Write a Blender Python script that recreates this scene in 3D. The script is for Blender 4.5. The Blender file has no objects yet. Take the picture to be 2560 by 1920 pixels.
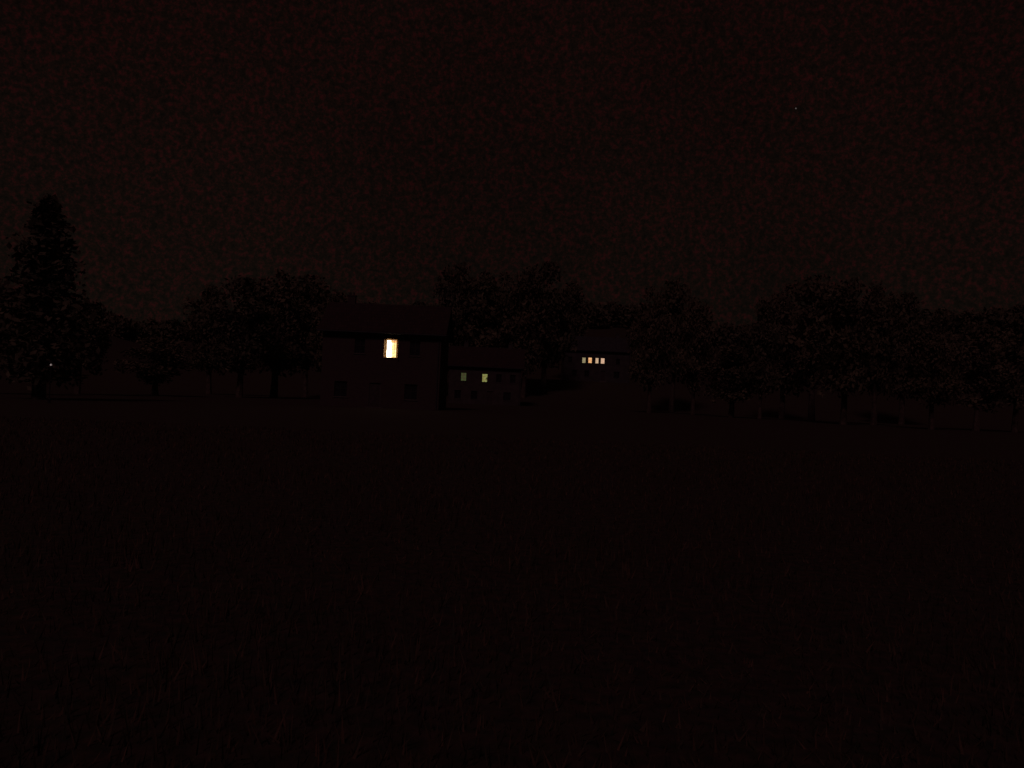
import bpy, bmesh, math, random
from mathutils import Vector, Matrix
R = math.radians
sc = bpy.context.scene
C = sc.collection
rng = random.Random(7)

# ---------------------------------------------------------------- camera
cam_d = bpy.data.cameras.new('camera')
cam = bpy.data.objects.new('camera', cam_d); C.objects.link(cam)
EYE = Vector((0, 0, 1.6))
PITCH, ROLL, FPX = 0.78, 2.6, 2217.0
cam_d.sensor_width = 36.0
cam_d.lens = 36.0 * FPX / 2560.0
cam_d.clip_start = 0.1; cam_d.clip_end = 6000
CM = Matrix.Rotation(R(90 + PITCH), 4, 'X') @ Matrix.Rotation(R(ROLL), 4, 'Z')
cam.matrix_world = Matrix.Translation(EYE) @ CM
sc.camera = cam

# ---------------------------------------------------------------- night sky
w = bpy.data.worlds.new('World'); sc.world = w; w.use_nodes = True
nt = w.node_tree; nt.nodes.clear()
def N(t, tree=None, **kw):
    n = (tree or nt).nodes.new(t)
    for k, v in kw.items(): setattr(n, k, v)
    return n
L = nt.links.new
out = N('ShaderNodeOutputWorld'); bg = N('ShaderNodeBackground'); L(bg.outputs[0], out.inputs[0])
tc = N('ShaderNodeTexCoord')
n1 = N('ShaderNodeTexNoise'); n1.inputs['Scale'].default_value = 3.0; n1.inputs['Detail'].default_value = 3
n2 = N('ShaderNodeTexNoise'); n2.inputs['Scale'].default_value = 200.0; n2.inputs['Detail'].default_value = 3; n2.inputs['Roughness'].default_value = 0.75
L(tc.outputs['Generated'], n1.inputs['Vector']); L(tc.outputs['Generated'], n2.inputs['Vector'])
r1 = N('ShaderNodeValToRGB'); L(n1.outputs['Fac'], r1.inputs[0])
r1.color_ramp.elements[0].position = .3; r1.color_ramp.elements[0].color = (.86, .86, .86, 1)
r1.color_ramp.elements[1].position = .7; r1.color_ramp.elements[1].color = (1.14, 1.14, 1.14, 1)
r2 = N('ShaderNodeValToRGB'); L(n2.outputs['Fac'], r2.inputs[0])
e = r2.color_ramp.elements                                    # fine reddish mottling: town-lit cloud, partly standing in for sensor speckle
e[0].position = .30; e[0].color = (.0022, .0018, .0014, 1)
e[1].position = .70; e[1].color = (.0150, .0029, .0030, 1)
m = r2.color_ramp.elements.new(.5); m.color = (.0047, .0028, .0021, 1)
mx = N('ShaderNodeMix', data_type='RGBA', blend_type='MULTIPLY'); mx.inputs['Factor'].default_value = 1
L(r1.outputs[0], mx.inputs['A']); L(r2.outputs[0], mx.inputs['B'])
sx = N('ShaderNodeSeparateXYZ'); L(tc.outputs['Generated'], sx.inputs[0])
rg_ = N('ShaderNodeValToRGB'); L(sx.outputs['Z'], rg_.inputs[0])
rg_.color_ramp.elements[0].position = .07; rg_.color_ramp.elements[0].color = (.98, 1.06, 1.02, 1)
rg_.color_ramp.elements[1].position = .34; rg_.color_ramp.elements[1].color = (.98, .82, .84, 1)
mg = N('ShaderNodeMix', data_type='RGBA', blend_type='MULTIPLY'); mg.inputs['Factor'].default_value = 1
L(mx.outputs['Result'], mg.inputs['A']); L(rg_.outputs[0], mg.inputs['B'])
L(mg.outputs['Result'], bg.inputs['Color']); bg.inputs['Strength'].default_value = 1.0

# ---------------------------------------------------------------- added reddish fill light without a visible source, lifts the dark ground
sd = bpy.data.lights.new('added_fill', 'SUN'); sun = bpy.data.objects.new('added_fill', sd); C.objects.link(sun)
sd.energy = 0.175; sd.angle = R(10); sd.color = (1.0, .45, .58)
sun.rotation_euler = (R(47), 0, R(-14))

vs = sc.view_settings
vs.view_transform = 'Standard'; vs.look = 'None'; vs.exposure = 0; vs.gamma = 1; vs.use_curve_mapping = False

# ---------------------------------------------------------------- helpers
def at(px, py, D):
    """point of the plane y = D that the camera sees at photo pixel (px, py)"""
    d = CM.to_3x3() @ Vector(((px - 1280) / FPX, (960 - py) / FPX, -1))
    return EYE + d * (D / d.y)
def interp(tab, x):
    if x <= tab[0][0]: return tab[0][1]
    for (a, b), (c, d) in zip(tab, tab[1:]):
        if x <= c:
            return b + (d - b) * (x - a) / (c - a)
    return tab[-1][1]
def sm(a, b, v):
    t = min(1, max(0, (v - a) / (b - a))); return t * t * (3 - 2 * t)
def mat(name, col, rough=.85, var=.35, scale=4.0, bump=0.0, col2=None, spec=.2, metal=0):
    m = bpy.data.materials.new(name); m.use_nodes = True; t = m.node_tree
    p = t.nodes['Principled BSDF']; p.inputs['Roughness'].default_value = rough
    p.inputs['Metallic'].default_value = metal
    p.inputs['Specular IOR Level'].default_value = spec
    tcn = t.nodes.new('ShaderNodeTexCoord'); nz = t.nodes.new('ShaderNodeTexNoise')
    nz.inputs['Scale'].default_value = scale; nz.inputs['Detail'].default_value = 6
    rp = t.nodes.new('ShaderNodeValToRGB')
    c2 = col2 or tuple(c * (1 + var) for c in col)
    rp.color_ramp.elements[0].position = .35; rp.color_ramp.elements[0].color = tuple(c * (1 - var) for c in col) + (1,)
    rp.color_ramp.elements[1].position = .68; rp.color_ramp.elements[1].color = tuple(c2) + (1,)
    t.links.new(tcn.outputs['Object'], nz.inputs['Vector']); t.links.new(nz.outputs['Fac'], rp.inputs[0])
    t.links.new(rp.outputs[0], p.inputs['Base Color'])
    if bump:
        b = t.nodes.new('ShaderNodeBump'); b.inputs['Strength'].default_value = bump
        t.links.new(nz.outputs['Fac'], b.inputs['Height']); t.links.new(b.outputs[0], p.inputs['Normal'])
    return m
def brick_mat(name, a, b, mortar, bw, rh, sc_=1.0):
    m = bpy.data.materials.new(name); m.use_nodes = True; t = m.node_tree
    p = t.nodes['Principled BSDF']; p.inputs['Roughness'].default_value = .9; p.inputs['Specular IOR Level'].default_value = .15
    tcn = t.nodes.new('ShaderNodeTexCoord'); mp = t.nodes.new('ShaderNodeMapping'); mp.inputs['Rotation'].default_value = (R(90), 0, 0)
    br = t.nodes.new('ShaderNodeTexBrick'); br.inputs['Scale'].default_value = sc_
    br.inputs['Color1'].default_value = a + (1,); br.inputs['Color2'].default_value = b + (1,); br.inputs['Mortar'].default_value = mortar + (1,)
    br.inputs['Brick Width'].default_value = bw; br.inputs['Row Height'].default_value = rh; br.inputs['Mortar Size'].default_value = .012
    t.links.new(tcn.outputs['Object'], mp.inputs[0]); t.links.new(mp.outputs[0], br.inputs['Vector']); t.links.new(br.outputs['Color'], p.inputs['Base Color'])
    return m
def glow(name, c1, c2, strength=1.0, scale=6.0):
    """lit cloth or glass: gives off light, mottled a little by folds"""
    m = bpy.data.materials.new(name); m.use_nodes = True; t = m.node_tree; t.nodes.clear()
    o = t.nodes.new('ShaderNodeOutputMaterial'); em = t.nodes.new('ShaderNodeEmission'); em.inputs['Strength'].default_value = strength
    tcn = t.nodes.new('ShaderNodeTexCoord'); nz = t.nodes.new('ShaderNodeTexNoise'); nz.inputs['Scale'].default_value = scale; nz.inputs['Detail'].default_value = 2
    rp = t.nodes.new('ShaderNodeValToRGB'); rp.color_ramp.elements[0].position = .38; rp.color_ramp.elements[1].position = .62
    rp.color_ramp.elements[0].color = c1 + (1,); rp.color_ramp.elements[1].color = c2 + (1,)
    t.links.new(tcn.outputs['Object'], nz.inputs['Vector']); t.links.new(nz.outputs['Fac'], rp.inputs[0])
    t.links.new(rp.outputs[0], em.inputs['Color']); t.links.new(em.outputs[0], o.inputs['Surface'])
    return m

def box(bm, x0, x1, y0, y1, z0, z1):
    v = [bm.verts.new(p) for p in ((x0,y0,z0),(x1,y0,z0),(x1,y1,z0),(x0,y1,z0),(x0,y0,z1),(x1,y0,z1),(x1,y1,z1),(x0,y1,z1))]
    for f in ((0,3,2,1),(4,5,6,7),(0,1,5,4),(1,2,6,5),(2,3,7,6),(3,0,4,7)): bm.faces.new([v[i] for i in f])
def poly_prism(bm, pts, ext):
    """pts: polygon in 3-D, ext: extrusion vector"""
    a = [bm.verts.new(p) for p in pts]; b = [bm.verts.new(Vector(p) + Vector(ext)) for p in pts]
    n = len(pts); bm.faces.new(a[::-1]); bm.faces.new(b)
    for i in range(n): bm.faces.new((a[i], a[(i+1) % n], b[(i+1) % n], b[i]))
def tube(bm, pts, rad, seg=7):
    rings = []
    for i, p in enumerate(pts):
        p = Vector(p)
        d = (Vector(pts[min(i+1, len(pts)-1)]) - Vector(pts[max(i-1, 0)])).normalized()
        s = d.orthogonal().normalized(); u = d.cross(s)
        r = rad[i]
        rings.append([bm.verts.new(p + s * r * math.cos(2*math.pi*k/seg) + u * r * math.sin(2*math.pi*k/seg)) for k in range(seg)])
    for a, b in zip(rings, rings[1:]):
        for k in range(seg): bm.faces.new((a[k], a[(k+1) % seg], b[(k+1) % seg], b[k]))
    bm.faces.new(rings[0][::-1]); bm.faces.new(rings[-1])
def link(name, bm, m, parent=None, recalc=True):
    if recalc: bmesh.ops.recalc_face_normals(bm, faces=bm.faces)
    me = bpy.data.meshes.new(name); bm.to_mesh(me); bm.free(); me.materials.append(m)
    o = bpy.data.objects.new(name, me); C.objects.link(o)
    if parent: o.parent = parent
    return o
def thing(name, label, cat, loc, group=None, rz=0):
    o = bpy.data.objects.new(name, None); C.objects.link(o); o.location = loc; o.rotation_euler = (0, 0, rz)
    o.empty_display_size = .3
    o['label'] = label; o['category'] = cat
    if group: o['group'] = group
    return o

# ---------------------------------------------------------------- materials
M_ground = mat('ground_grass', (.042, .046, .028), .95, .25, 9, .3, (.075, .052, .036))
M_blade = mat('grass_blades', (.05, .06, .032), .8, .3, 5, 0, (.12, .075, .045))
M_leaf = [mat('leaves_a', (.12, .115, .065), .9, .4, .8), mat('leaves_b', (.13, .12, .07), .9, .4, .8), mat('leaves_c', (.11, .11, .065), .9, .4, .8)]
M_bark = mat('bark', (.09, .075, .055), .95, .4, 6, .5)
M_brick = brick_mat('dark_brick', (.075, .05, .04), (.055, .036, .03), (.07, .065, .06), .23, .075)
M_render = mat('rough_render', (.07, .065, .055), .95, .18, 1.2, .2)
M_render2 = mat('old_plaster', (.065, .065, .058), .95, .2, .9, .2)
M_tile = brick_mat('roof_tiles', (.055, .036, .03), (.04, .028, .025), (.025, .02, .02), .25, .3)
M_slate = mat('slate', (.045, .047, .045), .8, .3, 3, .2)
M_wood = mat('painted_wood', (.06, .05, .045), .8, .2, 5)
M_white = mat('painted_frame', (.08, .07, .06), .6, .1, 5)
M_halo_shut = mat('halo_shutter_paint', (.42, .25, .1), .7, .12, 8)  # orange-tan, for the shutters added as a window halo
M_glass = mat('dark_glass', (.02, .02, .022), .06, .1, 1, spec=.5)
M_stone = mat('sill_stone', (.1, .095, .085), .9, .2, 6)
M_halo_plaster = mat('halo_plaster', (.72, .45, .18), .9, .1, 6)  # orange-tan, for the splayed surround that imitates the halo
M_metal = mat('dark_metal', (.05, .05, .05), .5, .2, 6, metal=.6)
M_gutter = mat('zinc_gutter', (.05, .05, .05), .85, .2, 6)

# ---------------------------------------------------------------- ground and hill
RIDGE = [(-300,700),(0,722),(220,752),(340,800),(460,800),(560,772),(900,757),(1060,757),(1300,770),(1520,757),(1620,762),
         (1750,798),(1800,812),(1880,808),(2000,782),(2300,770),(2440,778),(2560,757),(2900,740)]
RY = 330.0
ridge_xz = [(at(px, py, RY).x, at(px, py, RY).z) for px, py in RIDGE]
def ridge_top(x_at_ry): return interp(ridge_xz, x_at_ry)
def gz(x, y):
    z = 5.5 * sm(146, 190, y) + .12 * math.sin(x * .05 + 1) * sm(5, 60, abs(y))
    if y > 195:
        t = ridge_top(x * RY / y) - 9.0
        z += (t - 5.5) * sm(195, RY, y)
    if y > RY: z += (y - RY) * -.02
    return z
bm = bmesh.new()
ys = [-40, -20, -8, 0, 3, 6, 10, 15, 22, 30, 40, 52, 65, 80, 95, 110, 125, 140, 146] + [146 + 4.5 * i for i in range(1, 42)] + [345, 380, 450, 600, 900, 1500, 2400]
us = [-3.2, -2.4, -1.8, -1.3, -1.0, -.85] + [-.72 + .02 * i for i in range(73)] + [.85, 1.0, 1.3, 1.8, 2.4, 3.2]
grid = []
for y in ys:
    s = max(y, 45)
    grid.append([bm.verts.new((u * s, y, gz(u * s, y))) for u in us])
for a, b in zip(grid, grid[1:]):
    for i in range(len(us) - 1): bm.faces.new((a[i], a[i+1], b[i+1], b[i]))
g = link('ground', bm, M_ground); g['kind'] = 'structure'
for p in g.data.polygons: p.use_smooth = True

bm = bmesh.new()
for i in range(52000):
    y = 2.2 + 30 * rng.random() ** 1.6; x = (rng.random() * 2 - 1) * (y * .68 + 1.5)
    z = gz(x, y); h = rng.uniform(.04, .13) * (1 + .5 * math.sin(x * 1.3) * math.sin(y * .9)); a = rng.random() * 6.28; wd = rng.uniform(.003, .006) * (1 + y * .12)
    lx, ly = rng.gauss(0, .03), rng.gauss(0, .03)
    v = [bm.verts.new((x - wd * math.cos(a), y - wd * math.sin(a), z - .01)), bm.verts.new((x + wd * math.cos(a), y + wd * math.sin(a), z - .01)), bm.verts.new((x + lx, y + ly, z + h))]
    bm.faces.new(v)
o = link('grass', bm, M_blade, recalc=False); o['kind'] = 'stuff'; o['label'] = 'short dark lawn grass filling the foreground'; o['category'] = 'grass'

# far wood on the hill, one unbroken dark mass
def leaf(bm, c, s, rg):
    n = Vector((rg.gauss(0, 1), rg.gauss(0, 1), rg.gauss(0, 1) + .4)).normalized()
    t = n.orthogonal().normalized(); t = (Matrix.Rotation(rg.random() * 6.28, 3, n) @ t); b = n.cross(t)
    v = [bm.verts.new(c + t * s), bm.verts.new(c + b * s * .55), bm.verts.new(c - t * s), bm.verts.new(c - b * s * .55)]
    bm.faces.new(v)
bm = bmesh.new()
rg = random.Random(3)
x = at(-250, 700, RY).x
x_end = at(2850, 700, RY).x
while x < x_end:
    for row in range(3):
        yy = RY - 26 + row * 13 + rg.uniform(-5, 5); xx = (x + rg.uniform(-2, 2)) * yy / RY
        base = gz(xx, yy); top = (ridge_top(xx * RY / yy) - 1.6) * yy / RY + 1.6 + rg.uniform(-2.5, .8)
        hh = max(4.0, top - base); cz = base + hh * .52
        for k in range(210):
            d = Vector((rg.gauss(0, 1), rg.gauss(0, 1), rg.gauss(0, 1))).normalized() * (rg.random() ** .4)
            leaf(bm, Vector((xx + d.x * 4.2, yy + d.y * 4.2, cz + d.z * hh * .5)), rg.uniform(.6, 1.3), rg)
    x += 4.6
o = link('far_wood', bm, M_leaf[2], recalc=False); o['kind'] = 'stuff'; o['label'] = 'far dark wood covering the hill behind the houses'; o['category'] = 'wood'

# ---------------------------------------------------------------- trees
def crown_trunk(kind, seed):
    """unit-ish tree 10 m tall; returns trunk bmesh, crown bmesh"""
    rg = random.Random(seed)
    tb = bmesh.new(); cb = bmesh.new()
    H = 10.0
    if kind == 'broad':
        cr, z0, z1 = 3.1, 1.6, 10.0
        top = H * .78
        pts = [(0, 0, -.3), (.05, .03, 1.2), (.12, -.05, 3), (.0, .1, 5), (-.1, .05, top)]
        tube(tb, pts, [.32, .24, .19, .13, .03])
        clumps = []
        for k in range(15):
            a = k * 2.4 + rg.random() * .6; zb = rg.uniform(1.9, 6.2); ln = rg.uniform(1.5, 2.6) * (1 - .35 * (zb - 2) / 5)
            e_ = Vector((math.cos(a) * ln, math.sin(a) * ln, zb + ln * rg.uniform(.5, .95)))
            mid = Vector((math.cos(a) * ln * .45, math.sin(a) * ln * .45, zb + ln * .2))
            tube(tb, [(0, 0, zb), mid, e_], [.09, .06, .02], 5)
            clumps.append((e_, rg.uniform(.8, 1.35)))
        for k in range(26):
            a = rg.random() * 6.28; t = rg.random(); zc = z0 + .9 + (z1 - z0 - 1.7) * t
            prof = math.sin(math.pi * min(.97, (.14 + .82 * t) ** .8)) ** .55
            rr = cr * prof * rg.uniform(.2, .85)
            clumps.append((Vector((math.cos(a) * rr, math.sin(a) * rr, zc)), rg.uniform(.75, 1.35)))
        clumps.append((Vector((rg.uniform(-.5, .5), rg.uniform(-.5, .5), 9.15)), .85))
        for c, r in clumps:
            for k in range(int(95 * r)):
                d = Vector((rg.gauss(0, 1), rg.gauss(0, 1), rg.gauss(0, 1))).normalized() * (rg.random() ** .45) * r
                d.z *= .8
                p = c + d
                if p.z > 10: p.z = 10 - rg.random() * .3
                if p.z > .8: leaf(cb, p, rg.uniform(.12, .26), rg)
    else:
        tube(tb, [(0, 0, -.3), (.03, 0, 2), (-.03, .04, 5), (0, 0, 9.5)], [.26, .2, .13, .02])
        for k in range(64):
            t = (k + .5) / 64; zc = .9 + 8.9 * t
            rad = 1.75 * (1 - t) ** .62 * (.55 + .45 * min(1, t * 6)) * (1 + .18 * math.sin(k * 1.9))
            a = k * 2.4
            e_ = Vector((math.cos(a) * rad * .7, math.sin(a) * rad * .7, zc + .25))
            tube(tb, [(0, 0, zc - .25), e_], [.04, .012], 4)
            for q in range(58):
                d = Vector((rg.gauss(0, .38), rg.gauss(0, .38), rg.gauss(0, .33))) * (.45 + rad * .5)
                aa = a + rg.gauss(0, .35); rr = rad * rg.random() ** .5
                p = Vector((math.cos(aa) * rr, math.sin(aa) * rr, zc)) + d * .6
                p.z = min(p.z, 10)
                leaf(cb, p, rg.uniform(.1, .22), rg)
    def me(n, b, m, rec):
        if rec: bmesh.ops.recalc_face_normals(b, faces=b.faces)
        k = bpy.data.meshes.new(n); b.to_mesh(k); b.free(); k.materials.append(m); return k
    return me('trunk', tb, M_bark, True), me('crown', cb, M_leaf[seed % 3], False)
PROTO = {('broad', s): crown_trunk('broad', s) for s in range(5)}
PROTO[('column', 5)] = crown_trunk('column', 5)
def tree(name, label, px, ptop, D, wpx, kind='broad', seed=0, group=None):
    p = at(px, ptop, D); base = gz(p.x, D); s = (p.z - base) / 10.0
    sw = wpx * (1.28 if kind == 'broad' else 1.0) / FPX * D / (6.2 if kind == 'broad' else 3.4)
    t = thing(name, label, 'tree', (p.x, D, base), group, rz=rng.random() * 6.28)
    t.scale = (sw, sw, s)
    tm, cm = PROTO[(kind, seed)]
    for n, m_ in (('trunk', tm), ('crown', cm)):
        o = bpy.data.objects.new(n, m_); C.objects.link(o); o.parent = t
    return t
G1 = 'trees left of the bright window'; G2 = 'trees behind the green-lit house'; G3 = 'trees right of the far row of windows'
TREES = [
 ('conical_tree', 'tall narrow dark tree standing alone above the small garden lamp', 124, 488, 60, 235, 'column', 5, None),
 ('broadleaf_tree', 'dark tree at the left edge of the photo, left of the tall narrow one', 5, 690, 72, 120, 'broad', 1, G1),
 ('broadleaf_tree', 'low spreading tree just right of the tall narrow tree', 205, 752, 84, 130, 'broad', 3, G1),
 ('broadleaf_tree', 'small dark tree below the lowest dip of the skyline at left', 395, 838, 96, 150, 'broad', 4, G1),
 ('broadleaf_tree', 'dark tree forming the left shoulder of the large left mass', 536, 704, 128, 120, 'broad', 0, G1),
 ('broadleaf_tree', 'second tree from the left in the large left mass', 612, 684, 108, 150, 'broad', 2, G1),
 ('broadleaf_tree', 'tallest tree of the large left mass, left of the bright window', 700, 664, 118, 170, 'broad', 1, G1),
 ('broadleaf_tree', 'dark tree on the falling side of the left mass, just left of the bright house', 778, 684, 138, 140, 'broad', 4, G1),
 ('broadleaf_tree', 'shortest tree of the left mass, behind the left roof end of the bright house', 846, 716, 116, 110, 'broad', 3, G1),
 ('broadleaf_tree', 'tree between the bright house and the green-lit house', 1108, 696, 156, 95, 'broad', 2, G2),
 ('broadleaf_tree', 'tall tree behind the left end of the green-lit house', 1156, 650, 163, 130, 'broad', 0, G2),
 ('broadleaf_tree', 'tree behind the right one of the two green windows', 1216, 668, 158, 120, 'broad', 3, G2),
 ('broadleaf_tree', 'tree behind the dark right half of the green-lit house', 1274, 672, 166, 120, 'broad', 1, G2),
 ('broadleaf_tree', 'tree just beyond the right end of the green-lit house', 1322, 668, 160, 110, 'broad', 4, G2),
 ('broadleaf_tree', 'tallest tree between the green-lit house and the far row of windows', 1372, 646, 165, 130, 'broad', 2, G2),
 ('broadleaf_tree', 'short tree rising at the left roof end of the house with four windows', 1425, 694, 204, 90, 'broad', 0, G2),
 ('broadleaf_tree', 'tree nearest to the right end of the house with four windows', 1636, 708, 130, 100, 'broad', 1, G3),
 ('broadleaf_tree', 'taller tree second to the right of the four windows', 1692, 688, 146, 120, 'broad', 3, G3),
 ('broadleaf_tree', 'low dark tree on the left side of the dip right of the four windows', 1744, 742, 128, 90, 'broad', 4, G3),
 ('broadleaf_tree', 'small round dark tree below the dip right of the four windows', 1835, 850, 120, 130, 'broad', 0, G3),
 ('broadleaf_tree', 'leftmost and narrowest tree of the right-hand mass', 1912, 738, 116, 90, 'broad', 2, G3),
 ('broadleaf_tree', 'second tree from the left in the right-hand mass', 1968, 697, 138, 130, 'broad', 1, G3),
 ('broadleaf_tree', 'tallest tree in the right-hand mass', 2044, 684, 118, 150, 'broad', 4, G3),
 ('broadleaf_tree', 'broad tree just right of the tallest tree of the right-hand mass', 2122, 688, 104, 150, 'broad', 0, G3),
 ('broadleaf_tree', 'tree where the right-hand mass starts to fall away', 2198, 697, 117, 130, 'broad', 3, G3),
 ('broadleaf_tree', 'lower tree on the falling right side of the right-hand mass', 2266, 724, 142, 130, 'broad', 2, G3),
 ('broadleaf_tree', 'last and lowest tree at the right end of the right-hand mass', 2340, 760, 100, 120, 'broad', 1, G3),
 ('broadleaf_tree', 'lone low tree between the right-hand mass and the right edge', 2450, 800, 108, 140, 'broad', 4, G3),
 ('broadleaf_tree', 'dark tree cut by the right edge of the photo', 2548, 752, 112, 130, 'broad', 0, G3),
]
for a in TREES: tree(*a)

# ---------------------------------------------------------------- houses
def window(parent, cx, cz, wd, ht, yf, bars, pane_mat, frame_mat, label=None, extras=()):
    """a framed window set 0.12 m back in its opening; bars = (fractions across, fractions up)"""
    x0, x1, z0, z1 = cx - wd/2, cx + wd/2, cz - ht/2, cz + ht/2
    y = yf + .12; t = .035
    bm = bmesh.new()
    box(bm, x0, x0 + t, y, y + .07, z0, z1); box(bm, x1 - t, x1, y, y + .07, z0, z1)
    box(bm, x0 + t, x1 - t, y, y + .07, z0, z0 + t * 1.3); box(bm, x0 + t, x1 - t, y, y + .07, z1 - t, z1)
    w_ = link('window', bm, frame_mat, parent)
    if label: w_['label'] = label
    bm = bmesh.new(); s = .011
    for f in bars[0]:
        x = x0 + f * wd; box(bm, x - s, x + s, y + .012, y + .05, z0 + t * 1.3 + .001, z1 - t - .001)
    for f in bars[1]:
        z = z0 + f * ht
        xs = [x0 + t + .001] + [x0 + q * wd for q in bars[0]] + [x1 - t - .001]
        for a, b in zip(xs, xs[1:]):
            box(bm, a + (s if a != xs[0] else 0), b - (s if b != xs[-1] else 0), y + .015, y + .04, z - s, z + s)
    if bars[0] or bars[1]: link('glazing_bars', bm, frame_mat, w_)
    else: bm.free()
    bm = bmesh.new(); box(bm, x0 + t * .5, x1 - t * .5, y + .052, y + .06, z0 + t * .6, z1 - t * .5)
    link('pane', bm, pane_mat, w_)
    bm = bmesh.new(); box(bm, x0 - .06, x1 + .06, yf - .07, yf + .118, z0 - .06, z0 - .003); link('sill', bm, M_stone, w_)
    for nm, (fx0, fx1, fz0, fz1), mm in extras:               # blinds and curtains drawn right behind the glass bars
        bm = bmesh.new(); n = 10
        a0, a1 = x0 + t + (wd - 2*t) * fx0, x0 + t + (wd - 2*t) * fx1; b0, b1 = z0 + ht * fz0, z0 + ht * fz1
        fr = [(a0 + (a1 - a0) * i / n, y + .043 + .004 * math.sin(i * 2.2)) for i in range(n + 1)]
        pts = [(p[0], p[1], b0) for p in fr] + [(p[0], p[1] + .004, b0) for p in fr[::-1]]
        poly_prism(bm, pts, (0, 0, b1 - b0)); link(nm, bm, mm, w_)
    return w_
def house(name, label, x0, x1, yf, dep, zg, eave, ridge, wins, door, wall_m, roof_m, chimneys):
    """coordinates are local to the empty at the middle of the front foot"""
    cx = (x0 + x1) / 2
    h = thing(name, label, 'house', (cx, yf, zg))
    hw = (x1 - x0) / 2; T = .3
    ops = [(wn[0] - wn[2]/2, wn[0] + wn[2]/2, wn[1] - wn[3]/2, wn[1] + wn[3]/2) for wn in wins]
    if door: ops.append((door - .5, door + .5, .12, 2.2))
    bm = bmesh.new()
    xs = sorted({-hw, hw} | {round(v, 4) for o in ops for v in o[:2]}); zs = sorted({-1.5, eave} | {round(v, 4) for o in ops for v in o[2:]})
    for a, b in zip(xs, xs[1:]):
        for c, d in zip(zs, zs[1:]):
            mx_, mz = (a + b) / 2, (c + d) / 2
            if any(o[0] < mx_ < o[1] and o[2] < mz < o[3] for o in ops): continue
            box(bm, a, b, 0, T, c, d)
    box(bm, -hw, hw, dep - T, dep, -1.5, eave)
    for s in (-1, 1):
        xa, xb = (-hw, -hw + T) if s < 0 else (hw - T, hw)
        poly_prism(bm, [(xa, T, -1.5), (xa, dep - T, -1.5), (xa, dep - T, eave), (xa, dep/2, ridge - .12), (xa, T, eave)], (xb - xa, 0, 0))
    link('wall', bm, wall_m, h)
    bm = bmesh.new(); ov = .45; sl = (ridge - eave) / (dep / 2)
    yA, zA = -ov, eave - ov * sl + .03; th = .16
    poly_prism(bm, [(-hw - ov, yA, zA), (-hw - ov, dep/2, ridge), (-hw - ov, dep + ov, zA), (-hw - ov, dep + ov, zA + th), (-hw - ov, dep/2, ridge + th), (-hw - ov, yA, zA + th)], (2 * (hw + ov), 0, 0))
    roof = link('roof', bm, roof_m, h)
    for cxk, ck in chimneys:
        bm = bmesh.new(); box(bm, cxk - .35, cxk + .35, dep/2 - .3 + ck, dep/2 + .3 + ck, ridge - .9, ridge + .75)
        box(bm, cxk - .4, cxk + .4, dep/2 - .35 + ck, dep/2 + .35 + ck, ridge + .75, ridge + .85)
        for q in (-.17, .17): tube(bm, [(cxk + q, dep/2 + ck, ridge + .8), (cxk + q, dep/2 + ck, ridge + 1.1)], [.1, .09], 8)
        link('chimney', bm, wall_m, roof)
    bm = bmesh.new(); tube(bm, [(-hw - ov, yA - .07, zA + .02), (hw + ov, yA - .07, zA + .02)], [.065, .065], 8)
    gt = link('gutter', bm, M_gutter, roof)
    bm = bmesh.new(); tube(bm, [(hw - .2, -.08, .1), (hw - .2, -.08, eave - .45), (hw - .2, yA - .05, zA)], [.045] * 3, 8)
    link('downpipe', bm, M_gutter, h)
    if door:
        bm = bmesh.new(); box(bm, door - .42, door + .42, .12, .17, .12, 2.12)
        for q in (.35, 1.2): box(bm, door - .3, door + .3, .105, .119, q, q + .65)
        d = link('door', bm, M_wood, h)
        bm = bmesh.new(); box(bm, door - .5, door - .42, .09, .2, .12, 2.2); box(bm, door + .42, door + .5, .09, .2, .12, 2.2); box(bm, door - .42, door + .42, .09, .2, 2.12, 2.2); link('frame', bm, M_white, d)
        bm = bmesh.new(); tube(bm, [(door + .33, .115, 1.1), (door + .33, .05, 1.1), (door + .22, .05, 1.1)], [.012] * 3, 6); link('handle', bm, M_metal, d)
        bm = bmesh.new(); box(bm, door - .75, door + .75, -.6, -.002, -.2, .1); link('doorstep', bm, M_stone, h)
    return h
def dark_wins(h, lst, frame):
    for (cx, cz, wd, ht) in lst: window(h, cx, cz, wd, ht, 0, ((.5,), (.55,)), M_glass, frame)

# --- house with the bright window
D1 = 77.0
bl, br_ = at(966, 893, D1), at(989, 893, D1); tp, bt = at(981, 850, D1), at(976, 894.5, D1)
w1, h1 = .88, tp.z - bt.z
wx, wz = at(978.5, 872, D1).x, (tp.z + bt.z) / 2
X0, X1 = -16.6, -6.3; cx = (X0 + X1) / 2
G_room = glow('lit_room_white', (1.9, 1.5, 1.05), (3.2, 2.7, 2.1), 2.2, 3)
G_curt = glow('lit_curtain_yellow', (1.25, .8, .26), (1.9, 1.3, .6), 1.0, 5)
G_blind = glow('lit_blind_orange', (1.15, .5, .14), (1.35, .62, .2), 1.0, 5)
lw = (wx - cx, wz, w1, h1); lo = (lw[0], lw[1] + .05, w1 + .19, h1 + .1)
others1 = [(2.9, 5.35, .9, 1.3), (-1.9, 5.35, .9, 1.3), (-3.4, 1.55, 1.1, 1.35), (2.7, 1.55, 1.1, 1.35)]
others1 = [(a, b, c, d) for a, b, c, d in others1 if abs(a - lw[0]) > 1.5 or b < 3]
hA = house('brick_house', 'nearest dark house, with the one bright warm window upstairs', X0, X1, D1, 9, 0, 6.75, 9.35, [lo] + others1, -.4, M_brick, M_tile, [(-3.6, 0)])
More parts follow.
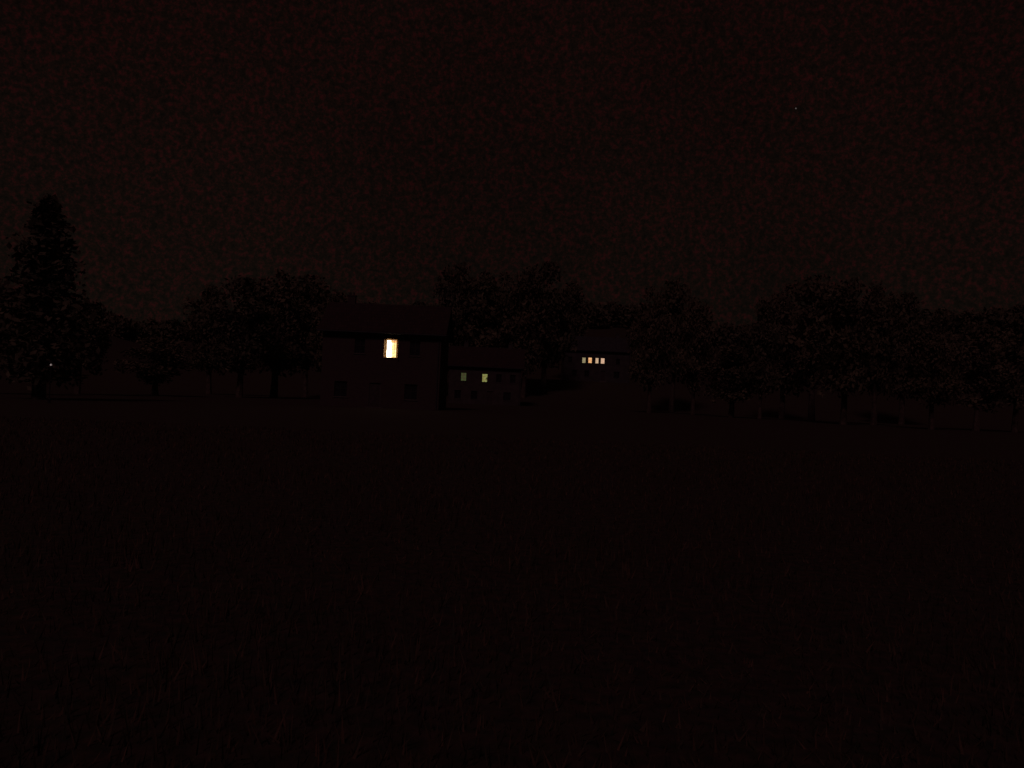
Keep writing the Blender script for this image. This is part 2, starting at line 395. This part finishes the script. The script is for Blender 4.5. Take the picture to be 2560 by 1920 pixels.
wb = window(hA, lw[0], lw[1], w1, h1, 0, ((.37, .77), (.46, .86)), G_room, M_white, 'brightly lit window glowing white and yellow',
            extras=(('curtain', (.5, 1, .03, .86), G_curt), ('blind', (.4, 1, .87, .975), G_blind)))
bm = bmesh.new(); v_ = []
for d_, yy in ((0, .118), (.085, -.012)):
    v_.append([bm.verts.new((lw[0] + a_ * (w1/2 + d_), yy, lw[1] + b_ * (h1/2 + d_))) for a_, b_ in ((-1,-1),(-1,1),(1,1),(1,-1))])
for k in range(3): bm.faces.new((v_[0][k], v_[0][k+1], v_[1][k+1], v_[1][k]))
ob = link('halo_reveal', bm, M_halo_plaster, wb); ob.modifiers.new('thick', 'SOLIDIFY').thickness = .01  # splayed surround shaped to catch light, in place of the window's orange halo
for s in (-1, 1):                                             # shutters added to catch the window's light and stand in for its halo
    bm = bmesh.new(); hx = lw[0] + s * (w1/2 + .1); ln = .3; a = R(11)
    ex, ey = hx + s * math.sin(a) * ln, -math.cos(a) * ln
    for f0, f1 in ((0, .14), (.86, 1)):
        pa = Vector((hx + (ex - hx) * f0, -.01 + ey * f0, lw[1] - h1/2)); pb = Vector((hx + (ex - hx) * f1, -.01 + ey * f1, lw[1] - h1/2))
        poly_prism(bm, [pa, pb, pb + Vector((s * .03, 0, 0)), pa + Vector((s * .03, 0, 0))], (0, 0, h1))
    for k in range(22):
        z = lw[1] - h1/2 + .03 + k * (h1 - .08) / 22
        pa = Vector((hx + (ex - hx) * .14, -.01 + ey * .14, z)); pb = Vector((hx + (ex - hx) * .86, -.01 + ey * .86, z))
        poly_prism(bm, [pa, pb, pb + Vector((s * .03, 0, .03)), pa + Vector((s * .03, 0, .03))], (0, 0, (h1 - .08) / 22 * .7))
    link('halo_shutter', bm, M_halo_shut, wb)
dark_wins(hA, others1, M_white)

# --- house with two green-lit windows
D2 = 140.0
G_g1 = glow('dim_green_curtain', (.045, .035, .016), (.045, .062, .022), 1.0, 4)
G_g2 = glow('green_yellow_curtain', (.19, .15, .045), (.24, .28, .09), 1.0, 4)
a, b = at(1159, 942, D2), at(1212, 945, D2)
X0, X1 = -10.0, 1.4; cx = (X0 + X1) / 2
ww, hh = .86, 1.3
g1 = (a.x - cx, a.z, ww, hh); g2 = (b.x - cx, b.z, ww, hh)
oth = [(2.2, a.z, ww, hh), (4.4, a.z, ww, hh), (-4.2, 1.5, 1, 1.3), (-1.6, 1.5, 1, 1.3), (3.6, 1.5, 1.2, 1.3)]
oth = [(p, q, r, s) for p, q, r, s in oth]
hB = house('plastered_house', 'dark house with two dim green-lit windows, right of the bright window', X0, X1, D2, 8.5, 0, 6.2, 9.2, [g1, g2] + oth, .9, M_render, M_tile, [(3.8, 0), (-3.4, 0)])
window(hB, g1[0], g1[1], ww, hh, 0, ((), ()), G_g1, M_wood, 'dim green window, the left and darker of the pair')
wg = window(hB, g2[0], g2[1], ww, hh, 0, ((), ()), G_g2, M_wood, 'yellow-green window with a dark notch in its right side')
bm = bmesh.new()                                              # flower pot on the sill whose plant bites into the light
px0 = g2[0] + ww/2 - .1; pz0 = g2[1] - hh/2
rg = random.Random(5)
for k in range(90):
    leaf(bm, Vector((px0 + rg.gauss(.02, .09), .06 + rg.gauss(0, .03), g2[1] - .06 + rg.gauss(0, .1))), rg.uniform(.04, .09), rg)
tube(bm, [(px0 + .04, .06, pz0 + .12), (px0 + .03, .06, g2[1])], [.02, .01], 5)
tube(bm, [(px0 + .04, .06, pz0), (px0 + .04, .06, pz0 + .06), (px0 + .04, .06, pz0 + .12)], [.045, .055, .06], 8)
pl = link('potted_plant', bm, M_leaf[0], None, recalc=False); pl.location = ((X0 + X1) / 2, D2, 0)
pl['label'] = 'small dark plant on the sill of the right green window'; pl['category'] = 'plant'
dark_wins(hB, oth, M_wood)

# --- far house with four windows in a row
D3 = 185.0
ZG = gz(17, D3 + 4) - .1
cols = [((.23, .19, .1), (.33, .28, .15)), ((.75, .36, .14), (.92, .5, .22)), ((.52, .33, .2), (.62, .44, .28)), ((.6, .37, .24), (.74, .48, .32))]
pxs = [(1460, 9.0, 900.6), (1475.3, 9.3, 900.8), (1492.6, 8, 901.8), (1506.8, 9.6, 902.4)]
X0, X1 = 10.6, 24.4; cx = (X0 + X1) / 2
four = []
for (p, wp, py) in pxs:
    q = at(p, py, D3); four.append((q.x - cx, q.z - ZG, wp * D3 / FPX, 14.0 * D3 / FPX))
oth3 = [(-5.6, four[0][1], .8, 1.2), (4.4, four[0][1], .8, 1.2), (-4.6, 1.5, 1, 1.3), (-2, 1.5, 1, 1.3), (4.2, 1.5, 1.2, 1.3)]
hC = house('terraced_house', 'far dark house with four small lit windows in a row', X0, X1, D3, 9, ZG, 6.5, 9.4, four + oth3, 1.4, M_render2, M_slate, [(-5, 0), (4.6, 0)])
labs = ['palest grey-green one of the four lit windows', 'bright orange one of the four lit windows', 'narrow pinkish window third in the row of four', 'pink-orange window at the right end of the row']
for i, f in enumerate(four):
    window(hC, *f, 0, ((), (.4,) if i == 1 else ()), glow('lit_curtain_far', cols[i][0], cols[i][1], 1.0, 3.5), M_wood, labs[i])
dark_wins(hC, oth3, M_wood)

# ---------------------------------------------------------------- garden lamp at the left
DL = 52.0
q = at(127.5, 912, DL); zb = gz(q.x, DL); lh = q.z - zb
t = thing('garden_lamp', 'tiny pale lamp on a thin post at the far left, below the tall narrow tree', 'lamp', (q.x, DL, zb))
bm = bmesh.new(); tube(bm, [(0, 0, -.1), (0, 0, .25), (0, 0, .3), (0, 0, lh - .16)], [.08, .07, .035, .03], 8); link('post', bm, M_metal, t)
bm = bmesh.new()
for k in range(4):
    a = k * math.pi / 2 + .78; tube(bm, [(.08 * math.cos(a), .08 * math.sin(a), lh - .14), (.12 * math.cos(a), .12 * math.sin(a), lh + .14)], [.008, .008], 4)
tube(bm, [(0, 0, lh - .16), (0, 0, lh - .13)], [.08, .09], 8); tube(bm, [(0, 0, lh + .13), (0, 0, lh + .17), (0, 0, lh + .26)], [.16, .13, .02], 8)
link('lantern', bm, M_metal, t)
bm = bmesh.new(); bmesh.ops.create_uvsphere(bm, u_segments=10, v_segments=8, radius=.055, matrix=Matrix.Translation((0, 0, lh)))
link('bulb', bm, glow('lamp_glass', (.3, .23, .22), (.38, .29, .28), .75), t)

# ---------------------------------------------------------------- the one star
q = at(1989.7, 271, 2300)
bm = bmesh.new(); bmesh.ops.create_uvsphere(bm, u_segments=12, v_segments=8, radius=1.9)
s = link('star', bm, glow('starlight', (.1, .08, .075), (.12, .1, .095), .75)); s.location = q
s['label'] = 'single faint star high in the right half of the sky'; s['category'] = 'star'
